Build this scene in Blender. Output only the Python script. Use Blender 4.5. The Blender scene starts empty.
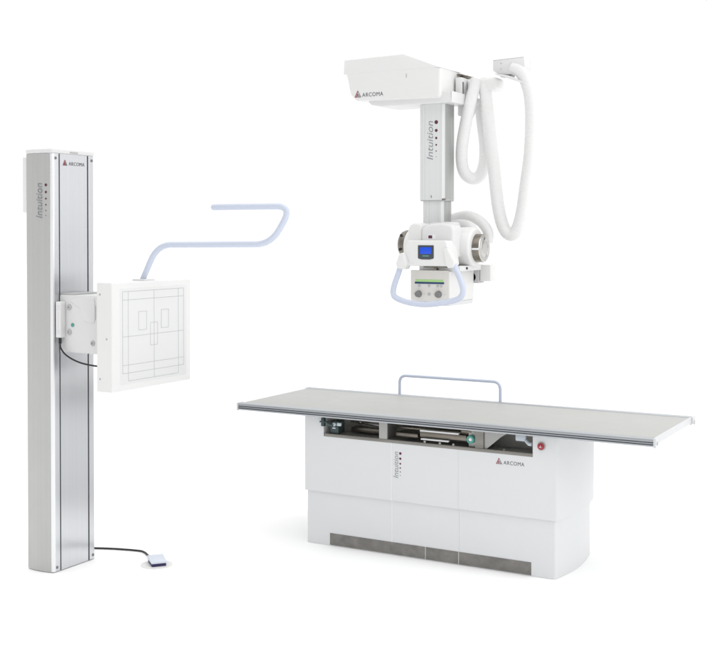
import bpy, bmesh, math, random
from mathutils import Vector, Matrix
random.seed(3)
sc = bpy.context.scene
COL = sc.collection
PI = math.pi

# ------------------------------------------------------------------ materials
def new_mat(name):
    m = bpy.data.materials.new(name); m.use_nodes = True
    nt = m.node_tree
    return m, nt, nt.nodes['Principled BSDF']

def paint(name, col, rough=.42, metal=0., var=.03, grain=180., bump=.02, spec=.5, coat=0., streak=None, emit=None, wander=.07):
    """painted / moulded surface with faint tone variation and orange-peel bump"""
    m, nt, b = new_mat(name)
    b.inputs['Roughness'].default_value = rough
    b.inputs['Metallic'].default_value = metal
    b.inputs['Specular IOR Level'].default_value = spec
    b.inputs['Coat Weight'].default_value = coat
    tc = nt.nodes.new('ShaderNodeTexCoord')
    mp = nt.nodes.new('ShaderNodeMapping')
    nt.links.new(tc.outputs['Object'], mp.inputs['Vector'])
    if streak: mp.inputs['Scale'].default_value = streak
    n = nt.nodes.new('ShaderNodeTexNoise')
    n.inputs['Scale'].default_value = 3.0 if not streak else 1.0
    n.inputs['Detail'].default_value = 5
    nt.links.new(mp.outputs[0], n.inputs['Vector'])
    cr = nt.nodes.new('ShaderNodeMapRange')
    cr.inputs['From Min'].default_value = .25; cr.inputs['From Max'].default_value = .75
    cr.inputs['To Min'].default_value = 1 - var; cr.inputs['To Max'].default_value = 1 + var
    nt.links.new(n.outputs['Fac'], cr.inputs['Value'])
    mx = nt.nodes.new('ShaderNodeVectorMath'); mx.operation = 'SCALE'
    mx.inputs[0].default_value = col
    nt.links.new(cr.outputs[0], mx.inputs['Scale'])
    nt.links.new(mx.outputs[0], b.inputs['Base Color'])
    # handling marks: the gloss wanders a little across the surface
    sm = nt.nodes.new('ShaderNodeTexNoise'); sm.inputs['Scale'].default_value = 5.5; sm.inputs['Detail'].default_value = 7; sm.inputs['Roughness'].default_value = .65
    sm.inputs['Distortion'].default_value = .6
    nt.links.new(tc.outputs['Object'], sm.inputs['Vector'])
    rr = nt.nodes.new('ShaderNodeMapRange'); rr.inputs['From Min'].default_value = .3; rr.inputs['From Max'].default_value = .7
    rr.inputs['To Min'].default_value = rough-wander; rr.inputs['To Max'].default_value = rough+wander
    nt.links.new(sm.outputs['Fac'], rr.inputs['Value']); nt.links.new(rr.outputs[0], b.inputs['Roughness'])
    if bump:
        g = nt.nodes.new('ShaderNodeTexNoise'); g.inputs['Scale'].default_value = grain if not streak else 2.0
        g.inputs['Detail'].default_value = 3
        nt.links.new(mp.outputs[0] if streak else tc.outputs['Object'], g.inputs['Vector'])
        bp = nt.nodes.new('ShaderNodeBump'); bp.inputs['Strength'].default_value = bump
        bp.inputs['Distance'].default_value = .002
        nt.links.new(g.outputs['Fac'], bp.inputs['Height'])
        nt.links.new(bp.outputs[0], b.inputs['Normal'])
    if emit:
        b.inputs['Emission Color'].default_value = (*emit[0], 1); b.inputs['Emission Strength'].default_value = emit[1]
    return m

def srgb(r, g, b):
    f = lambda c: ((c/255+.055)/1.055)**2.4 if c > 10 else c/255/12.92
    return (f(r), f(g), f(b))

M = {}
M['white']   = paint('white_enamel', (.772, .772, .765), .38, var=.012)
M['white2']  = paint('white_moulding', (.725, .73, .725), .45, var=.012)
M['cabinet'] = paint('pale_grey_enamel', (.705, .718, .732), .5, var=.008)
M['trim']    = paint('bright_white_edge', (.82, .825, .83), .4, var=.01)
M['beige']   = paint('cream_panel', (.74, .72, .68), .45, var=.01)
M['alu']     = paint('brushed_aluminium', (.69, .70, .72), .32, metal=.97, var=.03, streak=(70, 70, .5), bump=0, wander=.012)
_nt = M['alu'].node_tree; _b = _nt.nodes['Principled BSDF']   # vertical brushing spreads reflections sideways
_b.inputs['Anisotropic'].default_value = .85
_tg = _nt.nodes.new('ShaderNodeTangent'); _tg.direction_type = 'RADIAL'; _tg.axis = 'Z'
_nt.links.new(_tg.outputs[0], _b.inputs['Tangent'])
M['alu_shaded']= paint('shaded_aluminium_side', (.53, .53, .52), .5, metal=.6, var=.03, streak=(60, 60, .3), bump=.03)  # darker aluminium, the shade of the narrow side is in the colour
M['alu_highlight']= paint('highlight_aluminium_edge', (.84, .85, .86), .32, metal=.5, var=.02)  # lighter aluminium for the painted corner highlight
M['rail']    = paint('rail_aluminium', (.47, .49, .51), .36, metal=.8, var=.05, streak=(.5, 60, 60), bump=.04)
M['groove']  = paint('rail_groove', (.15, .165, .185), .5, metal=.3, var=.05)
M['top']     = paint('laminate_top', (.445, .447, .43), .48, var=.012, grain=400., bump=.01)
M['steel']   = paint('brushed_stainless', (.25, .24, .222), .42, metal=.8, var=.16, streak=(4, 50, 50), bump=.08)
M['kick']    = paint('scuffed_kick_plate', (.22, .212, .20), .55, metal=.45, var=.22, streak=(22, 22, 22), bump=.1)
M['dark']    = paint('dark_recess_steel', (.50, .495, .47), .5, metal=.4, var=.2, streak=(6, 20, 20), bump=.05)
M['black']   = paint('black_rubber', (.018, .018, .02), .5, var=.05)
M['seal']    = paint('charcoal_seal', (.035, .035, .045), .6, var=.05)
M['blue']    = paint('pale_blue_coating', (.57, .62, .735), .3, var=.01, bump=0)
M['tube']    = paint('telescope_column_paint', (.68, .695, .69), .42, var=.03, streak=(70, 70, .3), bump=.03)
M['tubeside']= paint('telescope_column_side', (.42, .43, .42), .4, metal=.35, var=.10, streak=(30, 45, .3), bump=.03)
M['hose']    = paint('white_corrugated_hose', (.77, .77, .765), .5, var=.015)
M['greyhose']= paint('grey_sleeve', (.62, .62, .61), .5, var=.03)
M['metal']   = paint('turned_metal', (.55, .54, .52), .28, metal=1., var=.12, streak=(30, 30, 30), bump=.03)
M['metaldk'] = paint('dark_turned_metal', (.23, .21, .18), .35, metal=.9, var=.2, streak=(12, 12, 12), bump=.03)
M['knob']    = paint('grey_knob', (.22, .22, .215), .4, metal=.2, var=.12, grain=90.)
M['knob2']   = paint('plain_grey_plate', (.40, .40, .39), .45, metal=.3, var=.06)
M['endcap']  = paint('end_cap_moulding', (.62, .63, .64), .4, var=.01)
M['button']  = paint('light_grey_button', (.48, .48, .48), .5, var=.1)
M['ink']     = paint('grey_ink', (.12, .12, .13), .6, var=.05, bump=0)
M['ink2']    = paint('light_grey_ink', (.24, .25, .27), .6, var=.05, bump=0)
M['line']    = paint('thin_grey_ink', (.47, .47, .49), .6, var=.08, bump=0)
M['plum']    = paint('plum_ink', (.10, .02, .055), .5, var=.05, bump=0)
M['markred'] = paint('dark_red_ink', (.30, .045, .06), .5, var=.05, bump=0)
M['red']     = paint('red_button', (.34, .004, .022), .22, var=.05, coat=.4)
M['teal']    = paint('teal_plastic', (.09, .34, .29), .35, var=.05)
M['tealdk']  = paint('dark_teal_plastic', (.035, .06, .06), .35, var=.1)
M['clear']   = paint('frosted_blue_plastic', (.55, .60, .66), .25, var=.05)
M['frame']   = paint('dark_screen_frame', (.05, .06, .075), .3, var=.03)
M['screen']  = paint('lit_blue_screen', (.005, .05, .45), .25, var=.1, bump=0, emit=((.0, .07, .70), .38))
M['green']   = paint('lit_green_display', (.30, .50, .20), .3, var=.05, bump=0, emit=((.38, .62, .24), .25))
M['navy']    = paint('navy_display', (.02, .05, .15), .3, var=.05)
M['pedal']   = paint('pedal_top', (.62, .67, .75), .4, var=.02)
M['halo']     = paint('pale_halo_patch', (.72, .72, .71), .5, var=.02)
M['navybase']= paint('pedal_base', (.03, .02, .10), .5, var=.05)
M['floor']   = paint('white_studio_floor', (.975, .975, .975), .8, var=.0, bump=0, spec=.1)

# ------------------------------------------------------------------ mesh helpers
def merge(dst, src):
    me = bpy.data.meshes.new('tmp'); src.to_mesh(me); src.free()
    dst.from_mesh(me); bpy.data.meshes.remove(me)

def box(bm, x0, x1, y0, y1, z0, z1, bev=0., seg=2):
    t = bmesh.new()
    bmesh.ops.create_cube(t, size=1)
    bmesh.ops.scale(t, verts=t.verts, vec=(x1-x0, y1-y0, z1-z0))
    bmesh.ops.translate(t, verts=t.verts, vec=((x0+x1)/2, (y0+y1)/2, (z0+z1)/2))
    if bev: bmesh.ops.bevel(t, geom=t.edges[:], offset=bev, segments=seg, profile=.5, affect='EDGES')
    merge(bm, t); return bm

def round_poly(pts, radii, n=5):
    """fillet the corners of a closed 2-D polygon"""
    out = []; N = len(pts)
    for i in range(N):
        p = Vector(pts[i]); r = radii[i] if isinstance(radii, (list, tuple)) else radii
        if r <= 0: out.append(tuple(p)); continue
        a = (Vector(pts[i-1]) - p); b = (Vector(pts[(i+1) % N]) - p)
        la, lb = a.length, b.length
        a.normalize(); b.normalize()
        ang = a.angle(b)
        if ang > PI-.01: out.append(tuple(p)); continue
        d = min(r / math.tan(ang/2), la*.48, lb*.48)
        p0 = p + a*d; p1 = p + b*d
        for k in range(n+1):
            t = k/n
            q = p0*(1-t)**2 + p*2*t*(1-t) + p1*t*t
            out.append((q.x, q.y))
    return out

def prism(bm, pts, axis, a, b, bev=0., seg=2, taper=None):
    """extrude a closed 2-D polygon along an axis ('x': pts are (y,z); 'y': (x,z); 'z': (x,y))"""
    def P(u, v, w):
        return {'x': (w, u, v), 'y': (u, w, v), 'z': (u, v, w)}[axis]
    t = bmesh.new()
    A = [t.verts.new(P(u, v, a)) for u, v in pts]
    if taper:
        B = [t.verts.new(P(*taper(u, v), b)) for u, v in pts]
    else:
        B = [t.verts.new(P(u, v, b)) for u, v in pts]
    n = len(pts)
    fa = t.faces.new(A); fb = t.faces.new(B[::-1])
    for i in range(n): t.faces.new((A[i], B[i], B[(i+1) % n], A[(i+1) % n]))
    bmesh.ops.recalc_face_normals(t, faces=t.faces)
    if bev:
        ed = list(set(fa.edges[:] + fb.edges[:]))
        bmesh.ops.bevel(t, geom=ed, offset=bev, segments=seg, profile=.5, affect='EDGES')
    merge(bm, t); return bm

def soft_prism(bm, pts, a, b, r, n=5):
    """prism along y whose front and back edges are rounded by stacked mitred insets"""
    N = len(pts); V = [Vector(p) for p in pts]
    area2 = sum(V[i].x*V[(i+1) % N].y - V[(i+1) % N].x*V[i].y for i in range(N))
    sg = 1 if area2 > 0 else -1
    def inset(d):
        out = []
        for i in range(N):
            e0 = (V[i]-V[i-1]).normalized(); e1 = (V[(i+1) % N]-V[i]).normalized()
            n0 = Vector((-e0.y, e0.x))*sg; n1 = Vector((-e1.y, e1.x))*sg
            m = (n0+n1).normalized(); out.append(V[i] + m*d/max(m.dot(n0), .5))
        return out
    t = bmesh.new(); rings = []
    st = [(r*(1-math.sin(k/n*PI/2)), r*(1-math.cos(k/n*PI/2))) for k in range(n+1)]   # (inset, depth)
    for ins, dep in st: rings.append([t.verts.new((p.x, a+dep, p.y)) for p in inset(ins)])
    for ins, dep in st[::-1]: rings.append([t.verts.new((p.x, b-dep, p.y)) for p in inset(ins)])
    for A, B in zip(rings[:-1], rings[1:]):
        for i in range(N): t.faces.new((A[i], A[(i+1) % N], B[(i+1) % N], B[i]))
    t.faces.new(rings[0]); t.faces.new(rings[-1])
    bmesh.ops.recalc_face_normals(t, faces=t.faces)
    merge(bm, t); return bm

def smooth_path(pts, n=8):
    P = [Vector(p) for p in pts]; out = []
    P = [P[0]*2-P[1]] + P + [P[-1]*2-P[-2]]
    for i in range(1, len(P)-2):
        for k in range(n):
            t = k/n
            out.append(.5*((2*P[i]) + (P[i+1]-P[i-1])*t + (2*P[i-1]-5*P[i]+4*P[i+1]-P[i+2])*t*t + (-P[i-1]+3*P[i]-3*P[i+1]+P[i+2])*t**3))
    out.append(P[-2]); return out

def fillet_path(pts, r, n=8):
    P = [Vector(p) for p in pts]; out = [P[0]]
    for i in range(1, len(P)-1):
        p = P[i]; a = P[i-1]-p; b = P[i+1]-p
        d = min(r, a.length*.48, b.length*.48); a.normalize(); b.normalize()
        p0, p1 = p+a*d, p+b*d
        for k in range(n+1):
            t = k/n; out.append(p0*(1-t)**2 + p*2*t*(1-t) + p1*t*t)
    out.append(P[-1]); return out

def resample(P, step):
    out = [P[0].copy()]; acc = 0
    for i in range(1, len(P)):
        a, b = P[i-1], P[i]; L = (b-a).length; d = step-acc
        while d <= L:
            out.append(a.lerp(b, d/L)); d += step
        acc = L-(d-step)
    return out

def tube(bm, path, r, seg=16, rfun=None, dome=False):
    P = [Vector(p) for p in path]; N = len(P); t = bmesh.new()
    up = None; rings = []
    for i in range(N):
        d = (P[min(i+1, N-1)]-P[max(i-1, 0)]).normalized()
        if up is None:
            up = d.orthogonal().normalized()
        up = (up - d*up.dot(d)).normalized(); s = d.cross(up)
        rr = rfun(i) if rfun else r
        rings.append([t.verts.new(P[i] + (up*math.cos(2*PI*k/seg) + s*math.sin(2*PI*k/seg))*rr) for k in range(seg)])
    for i in range(N-1):
        for k in range(seg):
            t.faces.new((rings[i][k], rings[i][(k+1) % seg], rings[i+1][(k+1) % seg], rings[i+1][k]))
    for ring, c, o in ((rings[0], P[0], P[1]), (rings[-1], P[-1], P[-2])):
        if dome:
            d = (c-o).normalized(); prev = ring
            for q in (.4, .75):
                nr = [t.verts.new(c + d*r*math.sin(q*PI/2)*.7 + (v.co-c)*math.cos(q*PI/2)) for v in ring]
                for k in range(seg): t.faces.new((prev[k], prev[(k+1) % seg], nr[(k+1) % seg], nr[k]))
                prev = nr
            t.faces.new(prev)
        else:
            t.faces.new(ring)
    bmesh.ops.recalc_face_normals(t, faces=t.faces)
    merge(bm, t); return bm

def lathe(bm, c, axis, prof, seg=48):
    """prof = (distance along axis, radius)"""
    t = bmesh.new(); ax = Vector(axis).normalized(); u = ax.orthogonal().normalized(); w = ax.cross(u)
    rings = []
    for h, r in prof:
        o = Vector(c)+ax*h
        rings.append([t.verts.new(o+(u*math.cos(2*PI*k/seg)+w*math.sin(2*PI*k/seg))*max(r, 1e-5)) for k in range(seg)])
    for i in range(len(rings)-1):
        for k in range(seg):
            t.faces.new((rings[i][k], rings[i][(k+1) % seg], rings[i+1][(k+1) % seg], rings[i+1][k]))
    t.faces.new(rings[0]); t.faces.new(rings[-1])
    bmesh.ops.remove_doubles(t, verts=t.verts, dist=2e-5)
    bmesh.ops.recalc_face_normals(t, faces=t.faces)
    merge(bm, t); return bm

ORG = {}
def thing(name, label, cat, loc, group=None):
    o = bpy.data.objects.new(name, None); COL.objects.link(o)
    o.empty_display_size = .1
    o.location = loc; o['label'] = label; o['category'] = cat
    if group: o['group'] = group
    ORG[o] = Vector(loc); return o

def obj(name, bm, mat, parent=None, angle=32, label=None):
    me = bpy.data.meshes.new(name)
    org = ORG.get(parent, Vector((0, 0, 0)))
    bmesh.ops.translate(bm, verts=bm.verts, vec=-org)
    for f in bm.faces: f.smooth = True
    bm.to_mesh(me); bm.free()
    me.set_sharp_from_angle(angle=math.radians(angle))
    me.materials.append(mat)
    o = bpy.data.objects.new(name, me); COL.objects.link(o)
    o.parent = parent
    ORG[o] = org
    if label: o['label'] = label
    return o

def text_bm(bm, s, size, M4, shear=0., offset=0., thick=.0006, xs=1., spacing=1.):
    """writing as real, slightly raised letters, placed by a matrix"""
    cu = bpy.data.curves.new('lettering', 'FONT'); cu.body = s; cu.size = size
    cu.shear = shear; cu.offset = offset; cu.extrude = thick; cu.space_character = spacing
    cu.resolution_u = 4
    to = bpy.data.objects.new('tmp_text', cu); COL.objects.link(to)
    bpy.context.view_layer.update()
    me = bpy.data.meshes.new_from_object(to.evaluated_get(bpy.context.evaluated_depsgraph_get()))
    bpy.data.objects.remove(to); bpy.data.curves.remove(cu)
    t = bmesh.new(); t.from_mesh(me); bpy.data.meshes.remove(me)
    xsz = [v.co.x for v in t.verts]
    bmesh.ops.scale(t, verts=t.verts, vec=(xs, 1, 1))
    bmesh.ops.transform(t, matrix=M4, verts=t.verts)
    merge(bm, t); return (max(xsz)*xs)

def frame_mat(o, right, up):
    r = Vector(right).normalized(); u = Vector(up).normalized(); n = r.cross(u)
    m = Matrix.Identity(4)
    for i in range(3): m[i][0] = r[i]; m[i][1] = u[i]; m[i][2] = n[i]; m[i][3] = o[i]
    return m

def text_fit(bm, s, width, height, M4, **k):
    """scale writing so that capitals are 'height' tall and the line is 'width' long"""
    size = height/.70
    cu = bpy.data.curves.new('lettering', 'FONT'); cu.body = s; cu.size = size; cu.shear = k.get('shear', 0); cu.space_character = k.get('spacing', 1)
    to = bpy.data.objects.new('tmp_text', cu); COL.objects.link(to); bpy.context.view_layer.update()
    w = to.dimensions.x; bpy.data.objects.remove(to); bpy.data.curves.remove(cu)
    text_bm(bm, s, size, M4, xs=width/w, **k)

def emblem(parent, o, right, up, w):
    """nested striped triangle emblem"""
    F = frame_mat(o, right, up); h = w*.92
    def tri(t, a, b, c):
        vs = [t.verts.new(F @ Vector((p[0], p[1], .0012))) for p in (a, b, c)] if False else None
    def poly(bm, pts):
        t = bmesh.new()
        A = [t.verts.new(F @ Vector((x, y, .0))) for x, y in pts]
        B = [t.verts.new(F @ Vector((x, y, .0009))) for x, y in pts]
        n = len(pts); t.faces.new(A[::-1]); t.faces.new(B)
        for i in range(n): t.faces.new((A[i], A[(i+1) % n], B[(i+1) % n], B[i]))
        bmesh.ops.recalc_face_normals(t, faces=t.faces); merge(bm, t)
    a = bmesh.new(); b = bmesh.new()
    # left (red) limbs, right (grey) limbs, both slanted bars of a stylised A
    poly(a, [(0, 0), (w*.13, 0), (w*.53, h*.84), (w*.47, h)])
    poly(b, [(w, 0), (w*.87, 0), (w*.55, h*.80), (w*.50, h)])
    poly(a, [(w*.22, 0), (w*.36, 0), (w*.53, h*.38), (w*.49, h*.60)])
    poly(b, [(w*.78, 0), (w*.64, 0), (w*.55, h*.34), (w*.51, h*.56)])
    poly(b, [(w*.44, 0), (w*.57, 0), (w*.505, h*.16)])
    obj('emblem', a, M['markred'], parent); obj('emblem_grey_limb', b, M['ink'], parent)

def dots(parent, centre_list, normal):
    for c, r in centre_list: obj('dot_mark', lathe(bmesh.new(), c, normal, [(0, r), (.001, r)], 20), M['plum'], parent)

def screw(bm, c, n, r=.006, h=.0025):
    lathe(bm, c, n, [(0, r), (h*.6, r), (h, r*.75), (h, r*.45), (h*.3, r*.4), (h*.3, 0)], 20)

# ================================================================== setting
bm = bmesh.new()
bmesh.ops.create_circle(bm, cap_ends=True, radius=60, segments=64)
fl = obj('floor', bm, M['floor']); fl['kind'] = 'structure'

# ================================================================== wall stand
ws = thing('wall_stand', 'tall aluminium x-ray wall stand column with a square white detector panel and blue arm rail', 'x-ray wall stand', (-.45, -.897, 0))
X0, X1, Y0, Y1, H = -.537, -.366, -1.045, -.749, 2.058
G1, G2 = -.9965, -.795
def colfoot():
    p = []
    # bowed side facing -y, from back to front
    n = 10
    for k in range(n+1):
        t = k/n; p.append((X0+(X1-.012-X0)*t, Y0 - .010*math.sin(PI*min(1, t*.98)) ))
    # rounded front corner
    for k in range(1, 6):
        a = -PI/2 + k*(PI/2)/5; p.append((X1-.012+.012*math.cos(a), Y0+.012+.012*math.sin(a)))
    for g, w in ((G1, .0040), (G2, .0048)):
        p += [(X1, g-w), (X1-.009, g-w), (X1-.009, g+w), (X1, g+w)]
    for k in range(0, 6):
        a = k*(PI/2)/5; p.append((X1-.010+.010*math.cos(a), Y1-.010+.010*math.sin(a)))
    for k in range(1, n+1):
        t = 1-k/n; p.append((X0+(X1-.010-X0)*t, Y1 + .008*math.sin(PI*t)))
    return p
foot = colfoot()
column = obj('column', prism(bmesh.new(), foot, 'z', .004, H), M['alu'], ws, 25)
# thin sheet following the bowed narrow side, its shade put into a darker colour
def skin(y0, bow, x0, x1, z0, z1, th, n=14):
    pts = []
    for k in range(n+1):
        t = k/n; x = x0+(x1-x0)*t; tt = (x-X0)/(X1-.012-X0); pts.append((x, y0-bow*math.sin(PI*min(1, tt*.98))-.0012))
    return prism(bmesh.new(), pts + [(x, y+th) for x, y in pts[::-1]], 'z', z0, z1)
obj('shaded_skin', skin(Y0, .010, X0+.003, X1-.016, .006, H-.002, .0011), M['alu_shaded'], column)
# highlight of the rounded front corner, painted as a brighter strip
cs = [(X1-.016+.0, Y0-.0008)]
for k in range(6):
    a = -PI/2+k*(PI/2)/5; cs.append((X1-.012+.0132*math.cos(a), Y0+.012+.0132*math.sin(a)))
inner = [(X1-.012+.0118*math.cos(-PI/2+k*(PI/2)/5), Y0+.012+.0118*math.sin(-PI/2+k*(PI/2)/5)) for k in range(6)][::-1]
obj('corner_highlight_strip', prism(bmesh.new(), cs+inner+[(X1-.016, Y0+.0002)], 'z', .005, H-.001), M['alu_highlight'], column, 60)
for g, w in ((G1, .0038), (G2, .0046)):
    obj('groove_seal', box(bmesh.new(), X1-.0089, X1-.004, g-w, g+w, .006, H-.002), M['seal'], column)
# cap
capp = round_poly([(X0-.004, Y0-.004), (X0+.08, Y0-.014), (X1+.003, Y0-.004), (X1+.003, Y1+.003), (X0+.08, Y1+.010), (X0-.004, Y1+.003)], .012)
cm = Vector((-.45, -.897))
cap = obj('cap', prism(bmesh.new(), capp, 'z', H+.0005, H+.022, bev=.006, seg=3), M['white2'], ws, 40)
obj('label_plate', box(bmesh.new(), X1-.002, X1+.0045, -.925, -.868, H+.004, H+.013, .001), M['button'], cap)
for y in (-1.022, -.765):
    for z in (2.035, .024):
        b = bmesh.new(); screw(b, (X1+.0003, y, z), (1, 0, 0), .0075); obj('screw', b, M['knob'], column)
obj('base_layer', box(bmesh.new(), X0+.01, X1-.006, Y0+.004, Y1-.004, .0005, .0038), M['metaldk'], ws)
obj('rear_box', box(bmesh.new(), -.575, X0-.001, -1.035, -.80, 1.770, 2.044, .006), M['white'], ws)
# writing on the column
b = bmesh.new()
text_fit(b, 'ARCOMA', .112, .0175, frame_mat((X1+.0006, -.930, 2.003), (0, 1, 0), (0, 0, 1)), spacing=1.12)
obj('lettering', b, M['ink'], column)
emblem(column, (X1+.0006, -.972, 2.001), (0, 1, 0), (0, 0, 1), .031)
def sidey(x):
    tt = (x-X0)/(X1-.012-X0); return Y0-.010*math.sin(PI*min(1, tt*.98))-.0016
b = bmesh.new()
xb = -.4235; ya = sidey(-.443)-.0003
text_fit(b, 'Intuition', .172, .040, frame_mat((xb, ya-.0012, 1.737), (0, 0, 1), (-1, .02, 0)), shear=.22, offset=-.0004)
obj('lettering', b, M['ink2'], column)
dd = []
for z, r in zip((1.903, 1.868, 1.836, 1.806, 1.778, 1.754), (.0072, .0061, .0048, .0038, .0028, .002)):
    dd.append(((-.402, sidey(-.402)+.0002, z), r))
dots(column, dd, (0, -1, 0))

# carriage arm that carries the detector
BX0, BX1, BY0, BY1, BZ0, BZ1 = -.3645, .040, -1.0, -.79, 1.083, 1.366
arm = obj('carriage_arm', box(bmesh.new(), BX0, BX1, BY0, BY1, BZ0, BZ1, .006, 3), M['white2'], ws)
for z in (1.306, 1.183):
    b = bmesh.new(); lathe(b, (-.300, BY0-.0002, z), (0, -1, 0), [(0, .0145), (.003, .0145), (.006, .011), (.006, .006), (.002, .005), (.002, 0)], 28); obj('bolt', b, M['button'], arm)
b = bmesh.new(); lathe(b, (-.150, BY0-.0002, 1.135), (0, -1, 0), [(0, .013), (.003, .013), (.005, .010), (.005, .006), (.001, .005), (.001, 0)], 28)
obj('bolt', b, M['button'], arm)
obj('slot_cover', prism(bmesh.new(), round_poly([(-.162, 1.245), (-.13, 1.245), (-.13, 1.325), (-.162, 1.325)], .016), 'y', BY0-.002, BY0+.002), M['metal'], arm)
obj('indicator', lathe(bmesh.new(), (-.278, BY0-.0002, 1.219), (0, -1, 0), [(0, .0095), (.003, .0095), (.004, .007), (.004, 0)], 24), M['teal'], arm)
# raised cable cover on the arm
pc = round_poly([(-.305, 1.340), (-.262, 1.352), (-.20, 1.358), (-.135, 1.358), (-.135, 1.23), (-.205, 1.24), (-.225, 1.30)], .018)
obj('cable_cover', prism(bmesh.new(), pc, 'y', BY0-.0035, BY0+.004, bev=.003, seg=3), M['white2'], arm, 50)
obj('arm_shadow_strip', box(bmesh.new(), BX0, BX0+.10, BY0+.004, BY1-.002, BZ1+.0003, BZ1+.006, .001), M['button'], arm)  # grey strip standing in for the shadow line above the arm
sh = obj('hand_control', box(bmesh.new(), -.3560, -.3230, -1.036, BY0-.0005, 1.157, 1.333, .004, 3), M['white'], ws)
b = bmesh.new()
for q in ((-.349, -.330, 1.292, 1.315), (-.349, -.330, 1.175, 1.195), (-.342, -.338, 1.20, 1.285)):
    obj('key', box(bmesh.new(), q[0], q[1], -1.0372, -1.0355, q[2], q[3], .0006), M['cabinet'], sh)
b = bmesh.new()
pth = smooth_path([(-.342, -1.02, 1.158), (-.342, -1.02, 1.135), (-.338, -1.02, 1.105), (-.305, -1.015, 1.070), (-.235, -1.005, 1.040), (-.140, -1.0, 1.027), (-.05, -.99, 1.027), (.030, -.97, 1.04)], 8)
tube(b, pth, .0042, 10); tube(b, [(-.342, -1.02, 1.160), (-.342, -1.02, 1.128)], .0075, 14)
obj('cable', b, M['black'], ws)
# detector
PX0, PX1, PY0, PY1, PZ0, PZ1 = .036, .130, -1.182, -.595, .934, 1.440
det = obj('detector_panel', box(bmesh.new(), PX0, PX1, PY0, PY1, PZ0, PZ1, .007, 3), M['white'], ws)
obj('front_plate', box(bmesh.new(), PX1-.004, PX1+.0010, PY0+.055, PY1-.038, PZ0+.03, PZ1-.03, .0009), M['white2'], det)
obj('reflection_blocker', box(bmesh.new(), PX0-.003, PX0+.001, PY0+.012, PY1-.012, PZ0+.012, PZ1-.012, .001), M['frame'], det)  # unseen dark plate, added to darken the reflections on the column
b = bmesh.new(); xf = PX1+.0009; w = .0011
def hl(z, a, c): box(b, xf, xf+.0008, a, c, z-w*.8, z+w*.8)
def vl(y, a, c): box(b, xf, xf+.0007, y-w, y+w, a, c)
for z in (1.396, 1.357, 1.186, 1.053, 1.0155): hl(z, -1.110, -.654)
hl(.978, -1.07, -.696)
for y in (-1.110, -.654): vl(y, 1.0155, 1.396)
for y in (-1.070, -.696, -.883): vl(y, .978, 1.396)
for a, c, z0, z1 in ((-.996, -.938, 1.211, 1.298), (-.829, -.773, 1.210, 1.298), (-.910, -.857, 1.133, 1.241)):
    hl(z0, a, c); hl(z1, a, c); vl(a, z0, z1); vl(c, z0, z1)
obj('marking_lines', b, M['line'], det, label='thin grey alignment lines and rectangles on the white detector face')
for x, z in ((.058, 1.385), (.098, 1.18), (.058, .995)):
    b = bmesh.new(); screw(b, (x, PY0+.0003, z), (0, -1, 0), .005, .0015); obj('screw', b, M['button'], det)
# arm rail
pp = fillet_path([(.066, -.897, 1.430), (.165, -.897, 1.612), (.812, -.897, 1.617), (.925, -.897, 1.787), (.493, -.897, 1.787)], .085, 12)
rail = obj('arm_rail', tube(bmesh.new(), pp, .0140, 20, dome=True), M['blue'], ws, 60, label='pale blue bent tube rail rising from the detector top')
obj('rail_socket', box(bmesh.new(), .040, .115, -.935, -.855, 1.4385, 1.4475, .003), M['white2'], rail)

# ================================================================== foot pedal
fp = thing('foot_pedal', 'small pale blue foot pedal with black cable lying on the floor beside the wall stand', 'foot pedal', (-.026, -.672, 0))
ca, sa = math.cos(math.radians(-37)), math.sin(math.radians(-37))
def rotxy(bm, c, z=0):
    bmesh.ops.transform(bm, matrix=Matrix.Translation((c[0], c[1], 0)) @ Matrix.Rotation(math.radians(-40), 4, 'Z'), verts=bm.verts); return bm
obj('base', rotxy(box(bmesh.new(), -.053, .053, -.036, .036, .001, .018, .003), (-.026, -.672)), M['navybase'], fp)
obj('base_layer', lathe(bmesh.new(), (-.022, -.680, .0004), (0, 0, 1), [(0, .080), (.0015, .080), (.0026, .077)], 48), M['halo'], fp)  # pale disc added for the leftover shadow patch around the pedal
obj('tread', rotxy(prism(bmesh.new(), [(-.056, .019), (.058, .019), (.058, .027), (-.05, .036), (-.056, .034)], 'y', -.040, .040, bev=.003), (-.026, -.672)), M['pedal'], fp)
b = bmesh.new()
tube(b, smooth_path([(-.60, -.70, .006), (-.52, -.63, .006), (-.40, -.575, .006), (-.267, -.540, .006), (-.215, -.545, .006), (-.150, -.588, .006), (-.100, -.622, .009), (-.070, -.640, .014)], 10), .0048, 10)
obj('cable', b, M['black'], fp)

# ================================================================== examination table
tb = thing('examination_table', 'long x-ray examination table with cream top on a pale grey cabinet pedestal', 'examination table', (1.1, .35, 0))
TZ = .731; TW = .763; TL = 2.3
top = obj('tabletop', box(bmesh.new(), .004, TL-.012, .042, TW-.042, .706, TZ-.0035, .001), M['top'], tb)
obj('end_edge', box(bmesh.new(), TL-.0118, TL+.001, .044, TW-.044, .700, TZ-.001, .0025), M['endcap'], top)
obj('end_edge', box(bmesh.new(), .0, .0038, .044, TW-.044, .704, TZ-.002, .001), M['trim'], top)
def rail_prof(s):
    p = [(.048, TZ-.0025), (.040, TZ-.0025), (.038, TZ), (.008, TZ), (.0015, TZ-.003), (0, TZ-.007), (0, TZ-.014), (.007, TZ-.015), (.007, TZ-.020), (.001, TZ-.021), (.001, TZ-.024), (.007, TZ-.0255), (.007, TZ-.030), (0, TZ-.031), (0, TZ-.0375), (.012, TZ-.039), (.041, TZ-.039), (.0415, TZ-.026), (.048, TZ-.0255)]
    return p if s > 0 else [(TW-y, z) for y, z in p][::-1]
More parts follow.
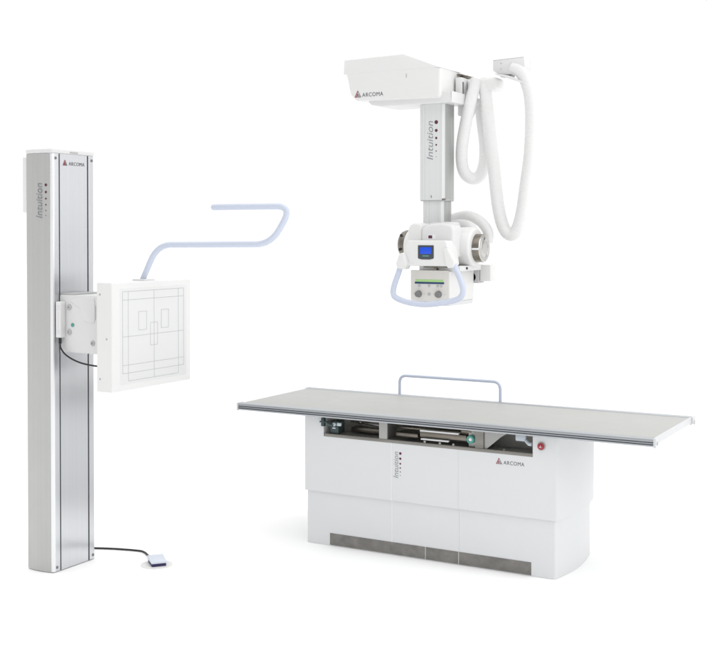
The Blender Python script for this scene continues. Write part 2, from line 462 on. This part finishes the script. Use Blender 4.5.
for s in (1, -1):
    r = obj('side_rail', prism(bmesh.new(), rail_prof(s), 'x', .0, TL-.003), M['rail'], tb, 25)
    f = (lambda y: y) if s > 0 else (lambda y: TW-y)
    for za, zb in ((TZ-.0198, TZ-.0152), (TZ-.0298, TZ-.0257)):
        obj('rail_groove', box(bmesh.new(), .001, TL-.004, min(f(.0045), f(.0068)), max(f(.0045), f(.0068)), za, zb), M['groove'], r)
    # hollow end cap: C shaped
    q = [(-.003, TZ+.001), (.052, TZ+.001), (.052, TZ-.012), (.046, TZ-.022), (.046, TZ-.034), (.036, TZ-.034), (.036, TZ-.026), (.030, TZ-.014), (.017, TZ-.014), (.011, TZ-.026), (.011, TZ-.040), (.002, TZ-.0425), (-.003, TZ-.036)]
    q = [(f(y), z) for y, z in q]
    obj('rail_end_cap', prism(bmesh.new(), q, 'x', TL-.0028, TL+.009, bev=.0012), M['endcap'], r, 40)
    obj('rail_end_cap', prism(bmesh.new(), q, 'x', -.009, -.0002, bev=.0012), M['endcap'], r, 40)
obj('underframe', box(bmesh.new(), .36, 1.80, .075, .68, .6895, .7055), M['dark'], tb)

def footprint(x0, x1, y0, y1, sag, r=.012, seams=(), n=14):
    """rectangle with bowed short ends and narrow V joints in the front"""
    p = [(x0+r, y0)]
    for s in seams: p += [(s-.0011, y0), (s, y0+.0016), (s+.0011, y0)]
    def arc(cx, cy, a0, a1):
        return [(cx+r*math.cos(a0+(a1-a0)*k/5), cy+r*math.sin(a0+(a1-a0)*k/5)) for k in range(6)]
    p += arc(x1-r, y0+r, -PI/2, 0)
    ya, yb = y0+r, y1-r
    for k in range(1, n):
        t = k/n; p.append((x1+sag*math.sin(PI*t), ya+(yb-ya)*t))
    p += arc(x1-r, y1-r, 0, PI/2)
    p += arc(x0+r, y1-r, PI/2, PI)
    for k in range(1, n):
        t = 1-k/n; p.append((x0-sag*math.sin(PI*t), ya+(yb-ya)*t))
    p += arc(x0+r, y0+r, PI, 1.5*PI)[:-1]
    return p
CX0, CX1, CY0, CY1 = .3972, 1.8225, .050, .625
cab = obj('cabinet_cover', prism(bmesh.new(), footprint(CX0, CX1, CY0, CY1, .030, .012, (1.3065,)), 'z', .2855, .5845), M['cabinet'], tb, 30)
# the two shoulders beside the open bay
def shoulder(xa, xb):
    fp_ = footprint(CX0, CX1, CY0, CY1, .030)
    # clip the footprint polygon between xa and xb
    def clip(poly, x, keep_right):
        out = []
        for i in range(len(poly)):
            a, c = poly[i-1], poly[i]
            ia = (a[0] >= x) == keep_right; ic = (c[0] >= x) == keep_right
            if ia != ic:
                t = (x-a[0])/(c[0]-a[0]); out.append((x, a[1]+(c[1]-a[1])*t))
            if ic: out.append(c)
        return out
    return clip(clip(fp_, xa, True), xb, False)
SX0, SX1 = .520, 1.699
obj('cabinet_shoulder', prism(bmesh.new(), shoulder(-1, SX0), 'z', .5845, .6885), M['cabinet'], tb)
obj('cabinet_shoulder', prism(bmesh.new(), shoulder(SX1, 5), 'z', .5845, .6885), M['cabinet'], tb)
obj('rear_panel', box(bmesh.new(), SX0, SX1, .46, CY1-.002, .5846, .6885), M['cabinet'], tb)
low = obj('plinth_cover', prism(bmesh.new(), footprint(CX0+.011, CX1-.010, CY0+.010, CY1-.03, .028, .012, (1.3065,)), 'z', .001, .2853), M['cabinet'], tb, 30)
obj('joint_highlight', box(bmesh.new(), .9255, .9295, CY0-.0012, CY0+.004, .286, .584), M['trim'], cab)  # white strip standing in for the edge highlight along the seam
obj('joint_highlight', box(bmesh.new(), .9255, .9295, CY0+.0082, CY0+.014, .003, .285), M['trim'], low)  # same painted seam highlight, lower cover
ky = CY0+.010
xs = [.553, .9250, 1.1195, 1.3045, 1.691]
for a, c in zip(xs[:-1], xs[1:]):
    obj('kick_plate', box(bmesh.new(), a+.0008, c-.0008, ky-.0025, ky+.002, .005, .0675, .0006), M['kick'], low)
for x in (1.1195, 1.3045, 1.6918): obj('kick_joint', box(bmesh.new(), x-.0010, x+.0010, ky-.0028, ky+.001, .004, .068), M['trim'], low)

# open bay with its machinery
bay = obj('open_bay', box(bmesh.new(), SX0+.001, SX1-.001, CY0+.004, .2435, .5848, .5875), M['dark'], tb)
obj('bay_wall', box(bmesh.new(), SX0+.001, SX1-.001, .230, .2435, .588, .6885), M['dark'], bay)
obj('front_lip', box(bmesh.new(), SX0+.006, SX1, CY0-.0015, CY0+.0035, .5835, .6005, .0008), M['steel'], bay)
b = bmesh.new()
prism(b, [(.855, CY0+.001), (.902, CY0+.001), (.902, CY0+.012), (.870, CY0+.012), (.870, .229), (.855, .229)], 'z', .5880, .6880)
obj('upright_bracket', b, M['knob2'], bay)
b = bmesh.new()   # angled bright plate to the right of the round grip
prism(b, [(1.395, CY0+.002), (1.440, CY0+.002), (1.444, CY0+.012), (1.42, .229), (1.412, .229), (1.40, .02+CY0)], 'z', .588, .6875)
obj('upright_bracket', b, M['steel'], bay)
b = bmesh.new()
t = bmesh.new()
vs = [(1.443, .058, .590), (1.443, .058, .6865), (1.56, .40, .6865), (1.50, .30, .655)]
prism(b, [(1.443, .590), (1.443, .6865), (1.565, .6865), (1.53, .664)], 'y', .060, .064)
t.free()
obj('gusset_plate', b, M['knob2'], bay)
for y, z in ((.12, .650), (.20, .640)): obj('guide_rail', box(bmesh.new(), .912, 1.385, y, y+.022, z, z+.010, .002), M['metaldk'], bay)
obj('bright_guide', box(bmesh.new(), 1.085, 1.300, .062, .078, .655, .663, .001), M['trim'], bay)
obj('bright_guide', box(bmesh.new(), 1.090, 1.245, .062, .080, .6125, .620, .001), M['trim'], bay)
for q in ((1.075, 1.335, .081, .16, .622, .652), (.93, 1.06, .09, .18, .612, .634), (1.31, 1.37, .07, .12, .668, .680), (.62, .80, .17, .225, .600, .625)):
    obj('drive_block', box(bmesh.new(), *q, .004), M['metaldk'], bay)
b = bmesh.new(); tube(b, [(.60, .21, .650), (.852, .14, .650)], .008, 14); tube(b, [(.66, .1935, .650), (.672, .190, .650)], .0125, 14)
obj('drive_rod', b, M['metal'], bay)
obj('drive_rod', tube(bmesh.new(), [(.93, .20, .640), (1.39, .20, .640)], .007, 12), M['metal'], bay)
for x, y in ((1.115, .058), (1.20, .058), (1.275, .058), (1.53, .10)):
    obj('bolt', lathe(bmesh.new(), (x, y, .5995 if y < .09 else .590), (0, 0, 1), [(0, .006), (.008, .006), (.011, .003)], 14), M['button'], bay)
obj('round_grip', lathe(bmesh.new(), (1.371, CY0+.020, .640), (0, -1, 0), [(0, .021), (.022, .021), (.027, .018), (.027, .011), (.018, .010), (.018, 0)], 32), M['teal'], bay)
obj('grip_core', lathe(bmesh.new(), (1.371, CY0+.001, .640), (0, -1, 0), [(-.01, .0095), (.004, .0095), (.006, .006), (.006, 0)], 24), M['trim'], bay)
obj('grip_carrier', box(bmesh.new(), 1.352, 1.394, CY0+.021, .12, .600, .684, .002), M['dark'], bay)
# left release lever
b = bmesh.new()
tube(b, smooth_path([(.552, .046, .668), (.560, .030, .662), (.568, .026, .652), (.590, .030, .650)], 5), .006, 10)
box(b, .505, .552, .030, .049, .6595, .667, .002); box(b, .516, .534, .028, .0485, .640, .685, .002)
box(b, .5535, .605, .060, .13, .600, .668, .006)
obj('release_lever', b, M['tealdk'], bay)
b = bmesh.new()
lathe(b, (.585, .056, .652), (0, -1, 0), [(0, .010), (.010, .010), (.012, .007), (.012, 0)], 20)
box(b, .60, .625, .050, .062, .645, .662, .002); box(b, .572, .590, .052, .060, .628, .636, .001)
obj('lever_fitting', b, M['clear'], bay)
# right frosted handle
b = bmesh.new()
box(b, 1.600, 1.655, .070, .10, .650, .684, .006); tube(b, [(1.655, .075, .655), (1.675, .062, .642), (1.690, .060, .642)], .009, 12)
obj('frosted_handle', b, M['clear'], bay)
# emergency stop
es = obj('stop_button', lathe(bmesh.new(), (1.744, CY0-.0002, .6405), (0, -1, 0), [(0, .0145), (.006, .0145), (.008, .017), (.013, .0165), (.016, .012), (.017, 0)], 32), M['red'], tb, 40, label='round red emergency stop button on the right shoulder')
obj('button_ring', lathe(bmesh.new(), (1.744, CY0+.0008, .6405), (0, -1, 0), [(0, .0215), (.003, .0215), (.0038, .018), (.0038, 0)], 32), M['button'], es)
b = bmesh.new()
box(b, 1.738, 1.750, CY0-.0182, CY0-.0170, .6375, .6395); box(b, 1.743, 1.745, CY0-.0182, CY0-.0171, .634, .647)
obj('button_mark', b, M['trim'], es)
# writing
b = bmesh.new()
text_fit(b, 'ARCOMA', .108, .0185, frame_mat((1.548, CY0-.0003, .5335), (1, 0, 0), (0, 0, 1)), spacing=1.12)
obj('lettering', b, M['ink'], cab)
emblem(cab, (1.508, CY0-.0003, .5325), (1, 0, 0), (0, 0, 1), .033)
b = bmesh.new()
text_fit(b, 'Intuition', .136, .029, frame_mat((.9680, CY0-.0003, .402), (0, 0, 1), (-1, 0, 0)), shear=.22, offset=-.0003)
obj('lettering', b, M['ink2'], cab)
dots(cab, [((.9795, CY0+.0002, z), r) for z, r in zip((.534, .507, .481, .459, .439, .421), (.0070, .0062, .0048, .0038, .0028, .002))], (0, -1, 0))
# patient handle behind
hh = obj('patient_handle', tube(bmesh.new(), fillet_path([(.606, TW+.008, .70), (.606, TW+.008, .838), (1.236, TW+.008, .838), (1.236, TW+.008, .70)], .045, 10), .0088, 16), M['blue'], tb, 60, label='pale blue tubular patient handle along the rear edge')
for x in (.606, 1.236): obj('handle_clamp', box(bmesh.new(), x-.016, x+.016, TW+.0005, TW+.020, .694, .722, .002), M['rail'], hh)

# ================================================================== ceiling tube crane
cr = thing('tube_crane', 'white ceiling suspended x-ray tube unit on a telescopic column above the table', 'x-ray tube unit', (1.03, .38, 1.29))
# carriage
prof_low = round_poly([(.532, 2.552), (1.03, 2.552), (1.104, 2.536), (1.104, 2.375), (.600, 2.385), (.560, 2.425)], [0, 0, 0, .022, .035, .04], 6)
car = obj('carriage', soft_prism(bmesh.new(), prof_low, .262, .520, .016), M['white'], cr, 35)
prof_up = [(.520, 2.534), (1.109, 2.534), (.886, 2.621), (.525, 2.613)]
obj('upper_cover', prism(bmesh.new(), prof_up, 'y', .2605, .524, bev=.006, seg=3), M['white'], car, 30)
prof_tray = round_poly([(.640, 2.410), (1.16, 2.410), (1.16, 2.352), (.740, 2.352), (.68, 2.362)], [0, .002, .004, .01, .02])
tray = obj('tray', prism(bmesh.new(), prof_tray, 'y', .2835, .500, bev=.004, seg=3), M['white2'], car, 40)
b = bmesh.new()
box(b, 1.105, 1.150, .505, .60, 2.503, 2.517, .001)
box(b, 1.105, 1.128, .47, .62, 2.516, 2.5235, .001)
obj('ceiling_rail_stub', b, M['metaldk'], car)
obj('end_plate', box(bmesh.new(), 1.112, 1.150, .43, .55, 2.385, 2.500, .006), M['white2'], car)
b = bmesh.new()
prism(b, round_poly([(1.105, 2.300), (1.105, 2.384), (1.21, 2.395), (1.205, 2.36), (1.17, 2.29)], .01), 'y', .48, .54, bev=.003)
obj('hose_bracket', b, M['white2'], car, 40)
obj('gap_strip', box(bmesh.new(), 1.1505, 1.1535, .44, .455, 2.40, 2.475), M['knob'], car)
b = bmesh.new(); screw(b, (.905, .2525+.010, 2.503), (0, -1, 0), .004, .001)
box(b, .9035, .9065, .2605, .2625, 2.492, 2.515)
obj('latch_slot', b, M['button'], car)
b = bmesh.new()
box(b, 1.152, 1.325, .490, .61, 2.430, 2.497, .018, 4)
obj('cable_junction', b, M['white'], car, 40)
b = bmesh.new()
text_fit(b, 'ARCOMA', .128, .0215, frame_mat((.638, .2614, 2.406), (1, 0, 0), (0, 0, 1)), spacing=1.12)
obj('lettering', b, M['ink'], car)
emblem(car, (.590, .2614, 2.404), (1, 0, 0), (0, 0, 1), .041)

# telescopic column
def ribbed(x0, x1, y0, y1, r, grooves):
    p = [(x0+r, y0)]
    for g in grooves: p += [(g-.0015, y0), (g, y0+.0016), (g+.0015, y0)]
    def arc(cx, cy, a0, a1): return [(cx+r*math.cos(a0+(a1-a0)*k/5), cy+r*math.sin(a0+(a1-a0)*k/5)) for k in range(6)]
    p += arc(x1-r, y0+r, -PI/2, 0)
    for f_ in (.3, .55, .8):
        yy = y0+(y1-y0)*f_; p += [(x1, yy-.003), (x1-.003, yy-.001), (x1-.003, yy+.001), (x1, yy+.003)]
    p += arc(x1-r, y1-r, 0, PI/2)+arc(x0+r, y1-r, PI/2, PI)+arc(x0+r, y0+r, PI, 1.5*PI)[:-1]
    return p
oc = obj('outer_column', prism(bmesh.new(), ribbed(.956, 1.099, .320, .453, .007, (.972, .986)), 'z', 1.843, 2.3515), M['tube'], cr, 30)
obj('corner_highlight', box(bmesh.new(), 1.0865, 1.0955, .3185, .3225, 1.845, 2.350, .0008), M['trim'], oc)  # corner highlight painted as a white strip
obj('column_side', box(bmesh.new(), 1.0985, 1.1005, .334, .440, 1.846, 2.350, .0006), M['tubeside'], oc)
obj('lower_rim', box(bmesh.new(), .960, 1.096, .324, .450, 1.8385, 1.8428), M['button'], oc)
obj('stop_catch', box(bmesh.new(), 1.087, 1.1035, .3175, .335, 1.843, 1.850, .001), M['metaldk'], oc)
obj('stop_catch', box(bmesh.new(), 1.0235, 1.0265, .3180, .3205, 1.855, 1.868), M['metaldk'], oc)
ic = obj('inner_column', prism(bmesh.new(), ribbed(.9685, 1.0885, .332, .442, .007, (.988, 1.005, 1.058)), 'z', 1.66, 1.8384), M['tube'], cr, 30)
obj('corner_highlight', box(bmesh.new(), 1.0745, 1.0835, .3305, .3345, 1.70, 1.838, .0008), M['trim'], ic)  # painted corner highlight of the inner column
obj('column_side', box(bmesh.new(), 1.088, 1.0900, .345, .430, 1.70, 1.838, .0006), M['tubeside'], ic)
b = bmesh.new()
text_fit(b, 'Intuition', .206, .037, frame_mat((1.0345, .3197, 2.052), (0, 0, 1), (-1, 0, 0)), shear=.22, offset=-.0003)
obj('lettering', b, M['ink2'], oc)
dots(oc, [((1.0535, .3202, z), r) for z, r in zip((2.255, 2.211, 2.171, 2.135, 2.102, 2.072), (.0103, .0082, .0066, .0048, .0032, .0018))], (0, -1, 0))

# tube housing: cylinder lying along x
hc = (0, .385, 1.592)
hs = obj('tube_housing', lathe(bmesh.new(), (.866, .385, 1.595), (1, 0, 0), [(0, .075), (.004, .088), (.014, .098), (.030, .104), (.290, .104), (.318, .105), (.365, .105), (.382, .102), (.392, .094), (.395, .080)], 64), M['white'], cr, 28)
obj('housing_joint', lathe(bmesh.new(), (1.176, .385, 1.595), (1, 0, 0), [(0, .1055), (.002, .1058), (.004, .1055)], 64), M['button'], hs)
b = bmesh.new()
lathe(b, (1.258, .385, 1.589), (1, 0, 0), [(0, .078), (.004, .0735), (.038, .0735), (.041, .072)], 56)
obj('end_band', b, M['metaldk'], hs)
obj('end_disc', lathe(bmesh.new(), (1.297, .385, 1.589), (1, 0, 0), [(0, .0722), (.004, .0722), (.006, .069), (.006, .052), (.0045, .050), (.0045, .046), (.006, .044), (.0085, .020), (.0085, 0)], 56), M['metal'], hs)
b = bmesh.new(); box(b, 1.262, 1.2995, .3095, .320, 1.580, 1.590, .001)
obj('band_notch', b, M['trim'], hs)
b = bmesh.new(); lathe(b, (1.3025, .385+.004, 1.589+.052), (1, 0, 0), [(0, .0075), (.002, .0075), (.002, 0)], 16)
obj('filler_plug', b, M['knob'], hs)
b = bmesh.new()
lathe(b, (.867, .385, 1.605), (-1, 0, 0), [(0, .080), (.020, .078), (.036, .072), (.046, .060), (.050, .045), (.050, 0)], 48)
obj('end_cover', b, M['metaldk'], hs)
for z in (1.580, 1.655):
    obj('end_bolt', lathe(bmesh.new(), (.845, .3085 if z < 1.6 else .323, z), (0, -1, 0), [(0, .008), (.004, .008), (.005, .005), (.005, 0)], 18), M['black'], hs)
# yoke dome below the column
pd = round_poly([(.985, .215), (1.255, .215), (1.255, .50), (.985, .50)], .03)
prd = round_poly([(1.024, 1.540), (1.208, 1.540), (1.208, 1.685), (1.198, 1.708), (1.14, 1.720), (1.070, 1.714), (1.024, 1.690)], [.016, .016, .03, .03, .04, .04, .022], 6)
yk = obj('yoke', prism(bmesh.new(), prd, 'y', .200, .320, bev=.014, seg=4), M['white2'], cr, 40)
obj('pivot_dome', prism(bmesh.new(), round_poly([(.99, .315), (1.16, .315), (1.16, .49), (.99, .49)], .05), 'z', 1.60, 1.728, bev=.03, seg=5), M['white2'], yk, 50)
prl = round_poly([(.940, 1.540), (1.0235, 1.540), (1.0235, 1.716), (.980, 1.722), (.950, 1.708), (.940, 1.66)], [.014, .014, .018, .03, .03, .04], 5)
obj('shoulder_cover', prism(bmesh.new(), prl, 'y', .205, .40, bev=.012, seg=4), M['white'], yk, 40)
b = bmesh.new(); box(b, 1.066, 1.088, .1985, .2005, 1.640, 1.656, .0005)
obj('status_lamp', b, M['plum'], yk)
b = bmesh.new(); box(b, 1.062, 1.108, .1992, .2003, 1.636, 1.660, .0004)
obj('status_label', b, M['trim'], yk)

# control head with screen
pb = round_poly([(.984, 1.630), (1.200, 1.630), (1.222, 1.560), (1.230, 1.505), (1.212, 1.498), (.962, 1.498), (.945, 1.505), (.958, 1.570)], [.012, .012, .05, .008, .006, .006, .008, .05], 5)
ch = obj('control_head', prism(bmesh.new(), pb, 'y', .122, .230, bev=.006, seg=3), M['white'], cr, 40)
for s in (-1, 1):
    if s < 0: pe = [(.950, 1.562), (.972, 1.568), (.992, 1.505), (.980, 1.480), (.935, 1.484), (.930, 1.512)]
    else:     pe = [(1.200, 1.590), (1.224, 1.588), (1.262, 1.520), (1.256, 1.492), (1.226, 1.490), (1.212, 1.505)]
    obj('handle_bracket', prism(bmesh.new(), round_poly(pe, .010), 'y', .094, .150, bev=.005, seg=3), M['white'], ch, 40)
ps = round_poly([(1.045, 1.605), (1.134, 1.605), (1.134, 1.537), (1.112, 1.532), (1.067, 1.532), (1.045, 1.537)], [.002, .002, .006, .01, .01, .006])
scr = obj('screen_frame', prism(bmesh.new(), ps, 'y', .1185, .126, bev=.0012), M['frame'], ch, 40)
obj('screen', box(bmesh.new(), 1.058, 1.121, .1175, .119, 1.560, 1.595, .0003), M['screen'], scr)
b = bmesh.new(); box(b, 1.072, 1.108, .1178, .119, 1.548, 1.553)
obj('screen_key', b, M['teal'], scr)

# collimator
co = obj('collimator', box(bmesh.new(), .966, 1.184, .204, .520, 1.312, 1.470, .004, 3), M['white'], cr, 40)
fpn = obj('front_panel', box(bmesh.new(), .964, 1.182, .1985, .2036, 1.318, 1.474, .003, 2), M['beige'], co)
obj('base_rim', box(bmesh.new(), .974, 1.180, .212, .515, 1.290, 1.3115, .002), M['cabinet'], co)
obj('display', box(bmesh.new(), .992, 1.153, .1965, .199, 1.4135, 1.426, .0005), M['green'], fpn)
obj('display_shade', box(bmesh.new(), .989, 1.157, .1955, .199, 1.4035, 1.4130, .0005), M['navy'], fpn)
for x in (1.011, 1.126):
    kb = obj('knob', lathe(bmesh.new(), (x, .1985, 1.350), (0, -1, 0), [(0, .0185), (.003, .0185), (.005, .0165), (.018, .0155), (.020, .0135), (.020, 0)], 36), M['knob'], fpn)
    obj('knob_pointer', box(bmesh.new(), x-.0015, x+.0015, .1775, .1786, 1.352, 1.362), M['trim'], kb) if False else None
for x, z, r in ((1.071, 1.350, .009), (1.013, 1.393, .0072), (1.071, 1.393, .0072), (1.121, 1.393, .0072), (1.141, 1.393, .0072)):
    obj('push_button', lathe(bmesh.new(), (x, .1985, z), (0, -1, 0), [(0, r), (.002, r), (.003, r*.75), (.003, 0)], 20), M['button'], fpn)
for x in (.982, 1.044, 1.098, 1.160): obj('scale_mark', box(bmesh.new(), x-.003, x+.003, .1978, .1990, 1.3485, 1.3515), M['button'], fpn)
b = bmesh.new()
box(b, 1.035, 1.170, .205, .230, 1.488, 1.4935, .0008); box(b, 1.095, 1.112, .20, .225, 1.470, 1.489, .002)
obj('swivel_gap', b, M['metaldk'], co)
obj('swivel_plate', box(bmesh.new(), 1.00, 1.235, .225, .50, 1.4705, 1.4975, .003), M['white2'], co)
obj('swivel_catch', box(bmesh.new(), 1.2345, 1.240, .300, .315, 1.478, 1.490, .001), M['black'], co)
b = bmesh.new(); box(b, 1.130, 1.210, .5215, .60, 1.398, 1.4975, .004)
rc = obj('rear_bracket', b, M['button'], co)
obj('rear_cover', box(bmesh.new(), 1.2105, 1.274, .535, .60, 1.408, 1.4975, .006), M['white'], co)
obj('rotation_knob', lathe(bmesh.new(), (1.168, .5305, 1.430), (0, -1, 0), [(-.02, .031), (.007, .031), (.009, .026), (.009, 0)], 28), M['black'], co)

# pale blue steering handle
hp = smooth_path([(.948, .120, 1.520), (.938, .115, 1.470), (.922, .104, 1.415), (.913, .098, 1.372), (.918, .096, 1.342), (.945, .095, 1.326), (1.00, .092, 1.311), (1.08, .090, 1.303), (1.15, .090, 1.307), (1.22, .092, 1.318), (1.275, .094, 1.332), (1.302, .096, 1.352), (1.308, .098, 1.385), (1.292, .104, 1.430), (1.266, .112, 1.478), (1.240, .118, 1.520)], 6)
obj('steering_handle', tube(bmesh.new(), hp, .0150, 20, dome=True), M['blue'], cr, 60, label='pale blue curved handle looping below the control head')

# hoses
def hose(name, pts, r, pitch=.011, mat='hose'):
    P = resample(smooth_path(pts, 12), pitch/4)
    prof = (0, .55, 1, .55)
    return obj(name, tube(bmesh.new(), P, r, 28, rfun=lambda i: r*(.972+.028*prof[i % 4])), M[mat], cr, 80)
hose('looped_hose', [(1.206, .50, 2.490), (1.199, .49, 2.450), (1.187, .47, 2.38), (1.167, .45, 2.261), (1.145, .45, 2.14), (1.139, .46, 2.049), (1.148, .48, 1.990), (1.176, .51, 1.962), (1.204, .55, 1.977), (1.222, .57, 2.042), (1.222, .58, 2.145), (1.2, .59, 2.282), (1.183, .6, 2.393)], .0325)
hose('hanging_hose', [(1.244, .53, 2.49), (1.246, .52, 2.45), (1.258, .52, 2.354), (1.276, .52, 2.193), (1.304, .51, 2.004), (1.331, .5, 1.817), (1.360, .5, 1.705), (1.399, .5, 1.660), (1.437, .5, 1.684), (1.467, .5, 1.779), (1.488, .5, 1.92), (1.510, .5, 2.077), (1.518, .5, 2.259), (1.509, .5, 2.39), (1.481, .5, 2.481), (1.452, .505, 2.520), (1.420, .51, 2.536)], .0335)
hose('tube_head_hose', [(1.02, .52, 1.735), (1.101, .52, 1.757), (1.165, .50, 1.760), (1.222, .49, 1.738), (1.262, .485, 1.704), (1.284, .48, 1.664), (1.280, .475, 1.615)], .028)
obj('head_sleeve', tube(bmesh.new(), smooth_path([(1.05, .46, 1.705), (1.13, .44, 1.715), (1.20, .42, 1.705), (1.235, .41, 1.67)], 8), .026, 20), M['white2'], cr, 60)

# ================================================================== hose end bracket
hb = thing('hose_end_bracket', 'small white ceiling bracket holding the far end of the long hanging hose', 'hose bracket', (1.39, .54, 2.59))
body = round_poly([(1.303, 2.587), (1.478, 2.593), (1.484, 2.540), (1.462, 2.515), (1.40, 2.508), (1.330, 2.512), (1.303, 2.530)], [.003, .003, .01, .02, .01, .01, .004])
bd = obj('housing', prism(bmesh.new(), body, 'y', .492, .590, bev=.004, seg=2), M['white2'], hb, 40)
b = bmesh.new()
prism(b, [(1.325, 2.511), (1.335, 2.503), (1.478, 2.452), (1.483, 2.460), (1.40, 2.496)], 'y', .455, .50, bev=.001)
obj('brace', b, M['white2'], bd)
for z in (2.565, 2.536):
    b = bmesh.new(); screw(b, (1.350, .492, z), (0, -1, 0), .004, .0012); obj('screw', b, M['button'], bd)
b = bmesh.new(); box(b, 1.335, 1.395, .52, .575, 2.4995, 2.508, .001)
obj('underside_plate', b, M['knob'], bd)
b = bmesh.new(); tube(b, smooth_path([(1.408, .51, 2.540), (1.438, .506, 2.528), (1.468, .502, 2.500), (1.490, .5, 2.462)], 8), .0325, 26)
obj('hose_collar', b, M['white'], bd, 60)

# ================================================================== light, world, camera
WALL, CEIL = .52, 1.55
w = bpy.data.worlds.new('World'); sc.world = w; w.use_nodes = True
nt = w.node_tree; bg = nt.nodes['Background']; bg.inputs[0].default_value = (1, 1, 1, 1)
# studio surroundings by direction: bright diffusing ceiling, a white sweep beyond the equipment, dimmer walls to the sides and behind
tcw = nt.nodes.new('ShaderNodeTexCoord')
sx = nt.nodes.new('ShaderNodeSeparateXYZ'); nt.links.new(tcw.outputs['Generated'], sx.inputs[0])
def smooth(src, a, b_, lo, hi):
    m = nt.nodes.new('ShaderNodeMapRange'); m.interpolation_type = 'SMOOTHSTEP'
    m.inputs['From Min'].default_value = a; m.inputs['From Max'].default_value = b_
    m.inputs['To Min'].default_value = lo; m.inputs['To Max'].default_value = hi
    nt.links.new(src, m.inputs['Value']); return m.outputs[0]
dt = nt.nodes.new('ShaderNodeVectorMath'); dt.operation = 'DOT_PRODUCT'
nt.links.new(tcw.outputs['Generated'], dt.inputs[0]); dt.inputs[1].default_value = (-.4914, .8709, 0)
ceil_ = smooth(sx.outputs['Z'], .45, .80, WALL, CEIL)
sweep = smooth(dt.outputs['Value'], .02, .45, WALL, 1.03)
mxn = nt.nodes.new('ShaderNodeMath'); mxn.operation = 'MAXIMUM'
nt.links.new(ceil_, mxn.inputs[0]); nt.links.new(sweep, mxn.inputs[1]); nt.links.new(mxn.outputs[0], bg.inputs[1])

def area(name, loc, aim, size, energy, col=(1, 1, 1), sy=None):
    l = bpy.data.lights.new(name, 'AREA'); l.energy = energy; l.size = size; l.color = col
    if sy: l.shape = 'RECTANGLE'; l.size_y = sy
    o = bpy.data.objects.new(name, l); COL.objects.link(o); o.location = loc
    o.rotation_euler = (Vector(aim)-Vector(loc)).to_track_quat('-Z', 'Y').to_euler()
    return o
area('overhead_floor_fill', (.8, -.5, 6.5), (.8, -.5, 0), 7, 30)  # unseen lamp added to wash the floor white
area('front_softbox', (4.8, -6.0, 3.6), (.8, 0, 1.1), 2.2, 30)
area('side_softbox', (6.5, .8, 3.4), (.8, 0, 1.0), 4.0, 92)

cam = bpy.data.cameras.new('Camera'); co_ = bpy.data.objects.new('Camera', cam); COL.objects.link(co_)
co_.location = (3.6986, -5.2592, 1.6645)
co_.rotation_euler = (math.radians(90-.9272), 0, math.radians(29.4349))
cam.sensor_width = 36; cam.lens = 1161.6/707*36
cam.shift_y = -(322.5-252.53)/707
cam.clip_end = 500
sc.camera = co_
sc.view_settings.view_transform = 'Standard'; sc.view_settings.look = 'None'
sc.view_settings.exposure = 0; sc.view_settings.gamma = 1
sc.render.engine = 'CYCLES'
sc.cycles.max_bounces = 8
